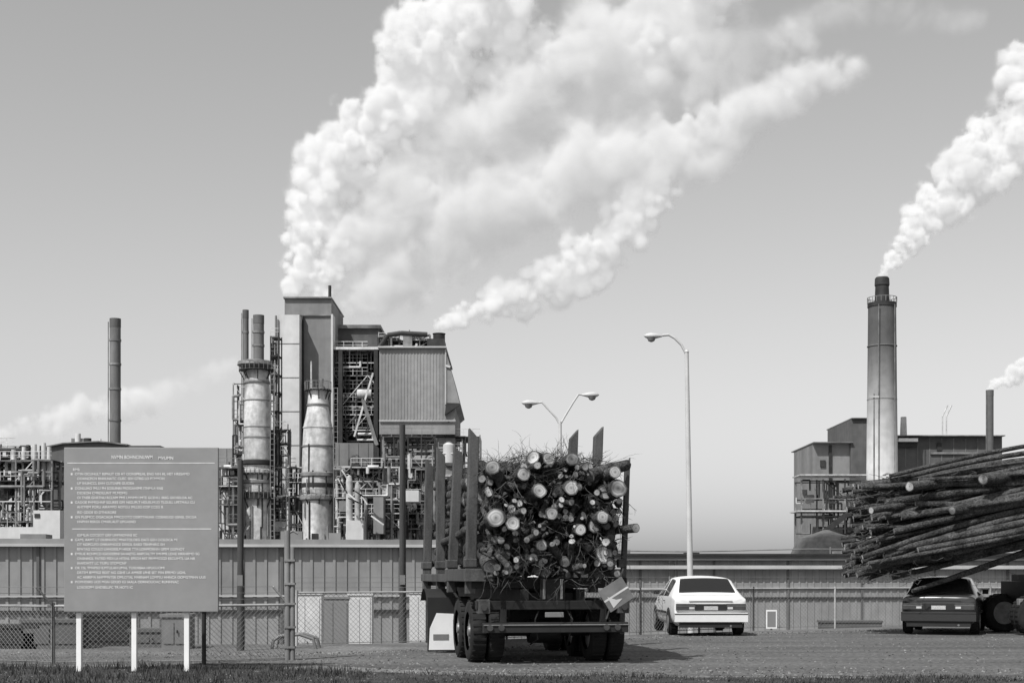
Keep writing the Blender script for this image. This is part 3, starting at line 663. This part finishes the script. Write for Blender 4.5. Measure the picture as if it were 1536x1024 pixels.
# ------------------------------------------------------------ cars
def car(loc,rz,paint,name='parked_car'):
    e=empty(name,loc,rz)
    S=[(-.02,[(.60,.30),(.72,.34),(.79,.52),(.78,.78),(.72,.86),(.58,.875),(0,.885)]),
       (.06,[(.68,.24),(.80,.30),(.84,.54),(.82,.84),(.74,.905),(.60,.92),(0,.93)]),
       (.40,[(.70,.22),(.83,.30),(.865,.58),(.84,.88),(.77,.935),(.66,.95),(0,.965)]),
       (.50,[(.70,.22),(.83,.30),(.865,.58),(.84,.89),(.76,.96),(.68,.98),(0,1.0)]),
       (1.05,[(.70,.22),(.83,.28),(.87,.58),(.84,.90),(.655,1.26),(.575,1.32),(0,1.35)]),
       (1.20,[(.70,.22),(.83,.28),(.87,.58),(.84,.90),(.64,1.30),(.54,1.35),(0,1.385)]),
       (1.95,[(.70,.22),(.83,.28),(.87,.58),(.84,.90),(.63,1.32),(.52,1.365),(0,1.40)]),
       (2.05,[(.70,.22),(.83,.28),(.87,.58),(.84,.90),(.63,1.32),(.52,1.365),(0,1.40)]),
       (2.55,[(.70,.22),(.83,.28),(.87,.58),(.84,.90),(.63,1.29),(.54,1.34),(0,1.375)]),
       (3.25,[(.70,.22),(.83,.28),(.865,.58),(.83,.89),(.76,.95),(.66,.97),(0,1.0)]),
       (3.35,[(.70,.22),(.83,.30),(.86,.58),(.81,.86),(.72,.91),(.6,.93),(0,.95)]),
       (4.2,[(.68,.24),(.80,.32),(.83,.54),(.77,.72),(.68,.75),(.55,.765),(0,.78)]),
       (4.38,[(.55,.30),(.70,.36),(.74,.5),(.70,.62),(.6,.66),(.45,.67),(0,.68)])]
    V=[];n=13
    for y,h in S: V+=[(x,y,z) for x,z in h]+[(-x,y,z) for x,z in h[:-1][::-1]]
    fc=[];mi=[]
    for k in range(len(S)-1):
        for i in range(n-1):
            fc.append((k*n+i,k*n+i+1,(k+1)*n+i+1,(k+1)*n+i)); j=i if i<6 else 11-i; g=0
            if j==3 and 4<=k<=8 and k!=6: g=1
            if j==5 and k in (3,8): g=1
            mi.append(g)
        fc.append((k*n+n-1,k*n,(k+1)*n,(k+1)*n+n-1)); mi.append(2)
    fc.append(tuple(range(n-1,-1,-1))); mi.append(0); o=(len(S)-1)*n; fc.append(tuple(o+i for i in range(n))); mi.append(0)
    me=bpy.data.meshes.new('body'); me.from_pydata(V,[],fc)
    for m in (paint,M['glass'],M['trim']): me.materials.append(m)
    me.polygons.foreach_set('material_index',mi); me.polygons.foreach_set('use_smooth',[True]*len(fc)); me.update()
    bm=bmesh.new(); bm.from_mesh(me); cl=bm.edges.layers.float.new('crease_edge'); cv=bm.verts.layers.float.new('crease_vert')
    for ed in bm.edges:
        ms={f.material_index for f in ed.link_faces}
        if len(ms)>1: ed[cl]=.9
        ks={v.index//n for v in ed.verts}
        if ks=={1} or ks=={2}: ed[cl]=.55
        js={min(v.index%n,12-v.index%n) for v in ed.verts}
        if js=={3}: ed[cl]=max(ed[cl],.6)
    for v in bm.verts:
        ms=[f.material_index for f in v.link_faces]
        if 1 in ms and 0 in ms and ms.count(1)==1: v[cv]=.9
    bmesh.ops.recalc_face_normals(bm,faces=bm.faces); bm.to_mesh(me); bm.free()
    ob=bpy.data.objects.new('body',me); scene.collection.objects.link(ob); ob.parent=e
    sd=ob.modifiers.new('s','SUBSURF'); sd.levels=3; sd.render_levels=3
    b=B('wheels')
    for y in (.85,3.45):
        for s in (-1,1):
            wheel(b,s*.76,y,.30,.19,outer=s); vs=[];k=12
            for i in range(k+1):
                a=math.pi*i/k
                for rr,xx in ((.345,.868),(.345,.70)): vs.append((s*xx,y+math.cos(a)*rr,.30+math.sin(a)*rr))
            b.add(vs,[(2*i,2*i+1,2*i+3,2*i+2) for i in range(k)],M['trim'])
            vs=[(s*.872,y,.3)]+[(s*.872,y+math.cos(math.pi*i/k)*.345,.30+math.sin(math.pi*i/k)*.345) for i in range(k+1)]
            b.add(vs,[(0,i+1,i+2) for i in range(k)],M['trim'])
            b.cyl((s*.873,y,.3),(s*.885,y,.3),.17,.16,M['rim'],18); b.cyl((s*.8725,y,.3),(s*.878,y,.3),.27,.26,M['tire'],24)
    b.build(parent=e)
    b=B('trim_parts')
    b.box(-.84,.84,-.11,.04,.33,.54,paint); b.box(-.84,.84,-.118,-.1105,.50,.52,M['trim'])
    b.box(-.72,.72,-.07,.05,.20,.328,M['trim'])
    for s in (-1,1):
        b.box(min(s*.36,s*.80),max(s*.36,s*.80),-.055,.02,.60,.745,M['tail']); b.box(min(s*.38,s*.50),max(s*.38,s*.50),-.059,-.056,.62,.67,M['steel_l'])
        b.box(min(s*.36,s*.80),max(s*.36,s*.80),-.058,-.0555,.69,.70,M['steel_m'])
        b.box(min(s*.84,s*.98),max(s*.84,s*.98),2.75,2.85,.93,1.05,M['trim'])
        for yy,zz in ((1.5,.78),(2.55,.78)): b.box(min(s*.868,s*.885),max(s*.868,s*.885),yy,yy+.15,zz,zz+.025,M['trim'])
        b.box(min(s*.868,s*.884),max(s*.868,s*.884),1.25,3.05,.5,.55,M['trim'])
        b.box(min(s*.5,s*.7),max(s*.5,s*.7),4.36,4.40,.52,.62,M['plate'])
    b.box(-.359,.359,-.045,.02,.585,.74,M['trim']); b.box(-.16,.16,-.055,-.046,.60,.69,M['plate'])
    b.box(-.5,.5,-.03,-.015,.80,.81,M['trim'])
    b.cyl((.45,-.08,.24),(.45,.1,.24),.025,.025,M['rim'],8)
    b.build(parent=e,bevel=.012)
car((fX(1066,32.6),32.6,0),math.radians(1),M['carwhite'])
car((fX(1404,33.4),33.2,0),math.radians(-21),M['cardark'])
# ------------------------------------------------------------ log trailer at right
def trailer():
    e=empty('log_trailer',(0,0,0)); b=B('chassis'); c=M['chassis']
    b.box(12.3,22,33.6,33.8,.95,1.25,c); b.box(12.3,22,34.9,35.1,.95,1.25,c)
    for x in (12.6,14.4,17,20): b.box(x-.1,x+.1,33,35.6,1.25,1.42,c)
    for x in (14.4,17,20):
        for y in (33.05,35.55): b.box(x-.07,x+.07,y-.07,y+.07,1.42,4.2,M['post'])
    b.box(12.2,12.3,33.1,35.5,.85,1.25,c); b.box(12.0,13.9,32.95,33.1,1.02,1.3,M['cardark']); b.box(11.75,12.0,32.95,33.12,.7,.85,M['steel_m'])
    b.build(parent=e,bevel=.01)
    b2=B('wheels')
    for x in (12.15,13.3):
        wheel(b2,33.0,-x,.47,.26,outer=-1,dual=True); wheel(b2,35.45,-x,.47,.26,outer=1,dual=True)
    b2.build(parent=e,rz=math.radians(90))
    b=B('log_load')
    def lft(py): return np.interp(py,[712,745,770,800,862,885],[1310,1250,1290,1272,1262,1350])
    for _ in range(175):
        pyl=U(716,866); xl=fX(lft(pyl)+abs(random.gauss(0,48)),34); zl=fZ(pyl,34)
        y=U(33.0,35.4); L=U(6.0,7.5); rise=np.interp(pyl,[712,745,800,866],[.07,.14,.21,.29])+U(-.05,.05)
        r=U(.045,.11)
        b.log((xl,y+U(-.3,.1),zl),(xl+L,y,zl+rise*L),r*U(.6,1),r*1.15,bend=.25,seg=10)
    for px,py,r in ((1357,729,.11),(1466,718,.14),(1300,765,.08),(1420,765,.1)):
        x=fX(px,33); b.log((x,32.6,fZ(py,32.6)),(x+2.8,34.5,fZ(py,32.6)+.4),r,r*.9)
    b.log((fX(1368,33.4),33.4,fZ(886,33.4)),(fX(1560,33.8),33.8,fZ(820,33.8)),.05,.09)
    b.build(parent=e)
    b=B('branches')
    for _ in range(300):
        py=U(712,870); x=fX(lft(py)+abs(random.gauss(0,80)),34); z=fZ(py,34); y=U(32.8,34)
        pts=[Vector((x,y,z))]
        for i in range(3): pts.append(pts[-1]+Vector((U(-.25,.15),U(-.1,.05),U(-.12,.1))))
        b.tube(pts,.008,M['twig'],4,r2=.003)
    b.build(parent=e)
trailer()
# ------------------------------------------------------------ steam plumes (grid volumes)
def plume_mat(name,dens,e0,e1,step=2.0):
    m=bpy.data.materials.new(name); m.use_nodes=True; nt=m.node_tree; N=nt.nodes; L=nt.links; N.clear()
    o=N.new('ShaderNodeOutputMaterial'); a=N.new('ShaderNodeAttribute'); a.attribute_name='density'
    mu=N.new('ShaderNodeMath'); mu.operation='MULTIPLY'; mu.inputs[1].default_value=dens; L.new(a.outputs['Fac'],mu.inputs[0])
    s=N.new('ShaderNodeVolumeScatter'); s.inputs['Color'].default_value=(1,1,1,1); s.inputs['Anisotropy'].default_value=.0; L.new(mu.outputs[0],s.inputs['Density'])
    # added glow stands in for multiple scattering, stronger where the cloud is denser
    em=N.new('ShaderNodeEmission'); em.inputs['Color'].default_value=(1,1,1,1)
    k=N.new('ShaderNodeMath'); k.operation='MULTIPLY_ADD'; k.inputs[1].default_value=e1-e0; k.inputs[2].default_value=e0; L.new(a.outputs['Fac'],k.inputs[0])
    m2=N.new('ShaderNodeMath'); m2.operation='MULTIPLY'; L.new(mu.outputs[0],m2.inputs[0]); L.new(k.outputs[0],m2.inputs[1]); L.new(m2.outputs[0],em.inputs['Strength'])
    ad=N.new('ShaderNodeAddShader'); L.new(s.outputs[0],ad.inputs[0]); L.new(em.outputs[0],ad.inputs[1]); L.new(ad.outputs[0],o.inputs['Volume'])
    try: m.cycles.volume_step_rate=step
    except Exception as ex: print('step',ex)
    return m
def plume(name,paths,D,vox,m,nscale,amp=.9,sharp=3.6,thr=.25,depthk=1.0):
    k=D/F; puffs=[]
    for path,op,jit in paths:
        for i in range(len(path)-1):
            a,c=np.array(path[i],float),np.array(path[i+1],float)
            n=max(1,int(np.hypot(*(c-a)[:2])/(.55*(a[2]+c[2])/2)))
            for j in range(n):
                p=a+(c-a)*j/n; r=p[2]; soft=op<.5
                puffs.append((p[0],p[1],0+rng.uniform(-.25,.25)*r*jit,r*(1.0 if soft else .82),op))
                for _ in range(4 if soft else 12):
                    v=rng.normal(size=3); v/=np.linalg.norm(v); rr=r*(rng.uniform(.5,.75) if soft else rng.uniform(.25,.5)); q=(.55 if soft else .78)*r
                    puffs.append((p[0]+v[0]*q,p[1]+v[1]*q,v[2]*q*depthk,rr,op*rng.uniform(.8,1.1)))
    P=np.array(puffs); W=np.stack([(P[:,0]-768)*k,D+P[:,2]*k,CH+(HZ-P[:,1])*k,P[:,3]*k,P[:,4]],1)
    mn=(W[:,:3]-W[:,3:4]*1.3).min(0); mx=(W[:,:3]+W[:,3:4]*1.3).max(0)
    mx[2]=min(mx[2],CH+(HZ+90)*k); res=np.ceil((mx-mn)/vox).astype(int)+1; mx=mn+(res-1)*vox
    S=np.full(res,-1.0,np.float32); O=np.zeros(res,np.float32)
    ax=[mn[i]+np.arange(res[i])*vox for i in range(3)]
    for x,y,z,r,op in W:
        R=r*1.6; lo=[max(0,int((c-R-mn[i])/vox)) for i,c in enumerate((x,y,z))]; hi=[min(res[i],int((c+R-mn[i])/vox)+2) for i,c in enumerate((x,y,z))]
        if any(h<=l for l,h in zip(lo,hi)): continue
        dx=(ax[0][lo[0]:hi[0]]-x)**2; dy=(ax[1][lo[1]:hi[1]]-y)**2; dz=(ax[2][lo[2]:hi[2]]-z)**2
        s=1-np.sqrt(dx[:,None,None]+dy[None,:,None]+dz[None,None,:])/r
        sl=(slice(lo[0],hi[0]),slice(lo[1],hi[1]),slice(lo[2],hi[2]))
        S[sl]=np.maximum(S[sl],s); w=np.clip(s*1.2+.5,0,1)*op; O[sl]=np.maximum(O[sl],w)
    me=bpy.data.meshes.new(name); N_=S.size; me.vertices.add(N_)
    for nm,A in (('S',S),('O',O)):
        at=me.attributes.new(nm,'FLOAT','POINT'); at.data.foreach_set('value',A.ravel())
    ob=bpy.data.objects.new(name,me); scene.collection.objects.link(ob)
    print(name,'voxels',res,N_)
    ng=bpy.data.node_groups.new(name+'_grid','GeometryNodeTree')
    ng.interface.new_socket('Geometry',in_out='INPUT',socket_type='NodeSocketGeometry'); ng.interface.new_socket('Geometry',in_out='OUTPUT',socket_type='NodeSocketGeometry')
    N=ng.nodes; L=ng.links; gi=N.new('NodeGroupInput'); go=N.new('NodeGroupOutput')
    vc=N.new('GeometryNodeVolumeCube'); vc.inputs['Min'].default_value=tuple(mn); vc.inputs['Max'].default_value=tuple(mx)
    for i,a in enumerate('XYZ'): vc.inputs['Resolution '+a].default_value=int(res[i])
    pos=N.new('GeometryNodeInputPosition'); sb=N.new('ShaderNodeVectorMath'); sb.operation='SUBTRACT'; sb.inputs[1].default_value=tuple(mn); L.new(pos.outputs[0],sb.inputs[0])
    sc=N.new('ShaderNodeVectorMath'); sc.operation='SCALE'; sc.inputs['Scale'].default_value=1/vox; L.new(sb.outputs[0],sc.inputs[0])
    sx=N.new('ShaderNodeSeparateXYZ'); L.new(sc.outputs[0],sx.inputs[0])
    def MA(op,a,b=None,c=None):
        n=N.new('ShaderNodeMath'); n.operation=op
        for i,v in enumerate((a,b,c)):
            if v is None: continue
            if isinstance(v,(int,float)): n.inputs[i].default_value=v
            else: L.new(v,n.inputs[i])
        return n.outputs[0]
    rx,ry,rz=[MA('ROUND',sx.outputs[i]) for i in range(3)]
    ix=MA('ADD',MA('MULTIPLY',MA('ADD',MA('MULTIPLY',rx,float(res[1])),ry),float(res[2])),rz)
    def samp(nm):
        s=N.new('GeometryNodeSampleIndex'); s.data_type='FLOAT'; s.domain='POINT'; s.clamp=True
        na=N.new('GeometryNodeInputNamedAttribute'); na.data_type='FLOAT'; na.inputs['Name'].default_value=nm
        L.new(gi.outputs[0],s.inputs['Geometry']); L.new(na.outputs[0],s.inputs['Value']); L.new(ix,s.inputs['Index']); return s.outputs[0]
    Sv=samp('S'); Ov=samp('O')
    def noise(scl,det,rg,dist=0):
        n1=N.new('ShaderNodeTexNoise'); n1.inputs['Scale'].default_value=scl; n1.inputs['Detail'].default_value=det; n1.inputs['Roughness'].default_value=rg; n1.inputs['Distortion'].default_value=dist
        L.new(pos.outputs[0],n1.inputs['Vector']); return n1.outputs[0]
    n1=noise(nscale,7,.66,.4); n2=noise(nscale*3.6,3,.6,.2)
    v1=N.new('ShaderNodeTexVoronoi'); v1.feature='F1'; v1.inputs['Scale'].default_value=nscale*2.6; v1.inputs['Detail'].default_value=3; v1.inputs['Roughness'].default_value=.6; L.new(pos.outputs[0],v1.inputs['Vector'])
    fall=MA('SUBTRACT',2.3,MA('MULTIPLY',Ov,1.3))
    nz=MA('MULTIPLY',MA('MULTIPLY',MA('SUBTRACT',n1,.5),amp*2.4),fall)
    nz2=MA('MULTIPLY',MA('SUBTRACT',n2,.5),amp*.8)
    vz=MA('MULTIPLY',MA('MULTIPLY',MA('SUBTRACT',.45,v1.outputs['Distance']),amp*.5),Ov)
    t=MA('SUBTRACT',MA('ADD',MA('ADD',MA('ADD',Sv,nz),nz2),vz),thr-.22)
    shp=MA('MULTIPLY',MA('ADD',MA('MULTIPLY',Ov,.8),.2),sharp)
    den=MA('MULTIPLY',MA('MINIMUM',MA('MAXIMUM',MA('MULTIPLY',t,shp),0.0),1.0),Ov)
    env=MA('MINIMUM',MA('MAXIMUM',MA('MULTIPLY',MA('ADD',Sv,.55),3.0),0.0),1.0)
    den=MA('MULTIPLY',den,env)
    L.new(den,vc.inputs['Density'])
    sm=N.new('GeometryNodeSetMaterial'); sm.inputs['Material'].default_value=m; L.new(vc.outputs[0],sm.inputs[0]); L.new(sm.outputs[0],go.inputs[0])
    md=ob.modifiers.new('gn','NODES'); md.node_group=ng; me.materials.append(m)
    return ob
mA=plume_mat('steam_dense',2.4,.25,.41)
A=[([(440,440,14),(450,415,26),(458,375,36),(470,320,50),(496,255,56),(545,205,56),(600,160,62),(640,95,78),(690,40,88),(760,-40,100)],1.0,1),
   ([(475,442,14),(488,420,28),(505,380,35),(520,330,45)],.8,1),
   ([(520,465,18),(560,440,38),(610,410,55),(660,370,66),(710,340,72),(780,290,75),(860,255,72),(940,240,66),(1020,240,56),(1080,200,50),(1150,150,44),(1220,115,40),(1290,105,22)],.21,1.6),
   ([(560,360,60),(610,290,70),(690,230,76),(760,180,76),(830,130,76),(910,70,84),(1010,20,84),(1100,-40,84)],.17,1.6),
   ([(960,150,66),(1050,110,62),(1140,70,46),(1220,50,30)],.10,1.6),
   ([(1200,30,26),(1300,10,30),(1400,25,26),(1480,35,18)],.035,1.6),
   ([(740,150,50),(790,110,50),(850,60,50)],.55,1.2),([(760,300,42),(850,265,42),(930,235,38),(1020,200,32),(1110,165,28),(1200,125,26)],.55,1.2),([(940,110,46),(1010,60,46),(1080,10,40)],.5,1.2),([(590,330,30),(650,290,34)],.5,1.2),
   ([(657,487,8),(672,482,15),(700,472,23),(740,458,32),(790,440,40),(840,415,45),(890,385,48),(930,345,44),(970,300,40),(1010,270,34)],.9,1)]
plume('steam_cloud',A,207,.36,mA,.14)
R=[([(1323,412,5),(1330,402,9),(1345,385,16),(1362,362,23),(1385,330,32),(1420,295,44),(1455,262,52),(1495,232,60),(1540,190,68),(1590,150,78)],1.0,1),([(1510,120,20),(1550,100,45),(1600,80,60)],.8,1)]
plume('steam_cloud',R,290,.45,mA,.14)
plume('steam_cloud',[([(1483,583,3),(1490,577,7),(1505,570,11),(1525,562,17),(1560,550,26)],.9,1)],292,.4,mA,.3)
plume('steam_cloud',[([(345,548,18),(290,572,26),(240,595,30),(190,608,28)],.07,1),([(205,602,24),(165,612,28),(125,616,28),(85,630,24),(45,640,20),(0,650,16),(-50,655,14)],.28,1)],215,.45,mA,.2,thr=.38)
# ------------------------------------------------------------ light
sd=Vector((-.38,-.50,.84)).normalized()
sun=bpy.data.lights.new('sun','SUN'); sun.energy=5.0; sun.angle=math.radians(.5); sun.color=(1,.995,.985)
so=bpy.data.objects.new('sun',sun); scene.collection.objects.link(so); so.rotation_euler=sd.to_track_quat('Z','Y').to_euler()
w=bpy.data.worlds.new('World'); scene.world=w; w.use_nodes=True; N=w.node_tree.nodes; L=w.node_tree.links
sk=N.new('ShaderNodeTexSky'); sk.sky_type='NISHITA'; sk.sun_disc=False; sk.sun_elevation=math.asin(sd.z); sk.sun_rotation=math.atan2(sd.x,sd.y); sk.dust_density=1.5
sp=N.new('ShaderNodeSeparateColor'); L.new(sk.outputs[0],sp.inputs[0])
# monochrome sky: mean of green and blue response
ma=N.new('ShaderNodeMath'); ma.operation='ADD'; L.new(sp.outputs[1],ma.inputs[0]); L.new(sp.outputs[2],ma.inputs[1])
mh=N.new('ShaderNodeMath'); mh.operation='MULTIPLY'; mh.inputs[1].default_value=.5; L.new(ma.outputs[0],mh.inputs[0])
L.new(mh.outputs[0],N['Background'].inputs['Color']); N['Background'].inputs['Strength'].default_value=.14
scene.view_settings.view_transform='Standard'; scene.view_settings.look='None'; scene.view_settings.exposure=0
cam=bpy.data.cameras.new('camera'); co=bpy.data.objects.new('camera',cam); scene.collection.objects.link(co); scene.camera=co
co.location=(0,0,CH); co.rotation_euler=(math.pi/2,0,0); cam.lens=50; cam.sensor_width=36; cam.shift_y=350/1536; cam.clip_end=6000; cam.clip_start=.1
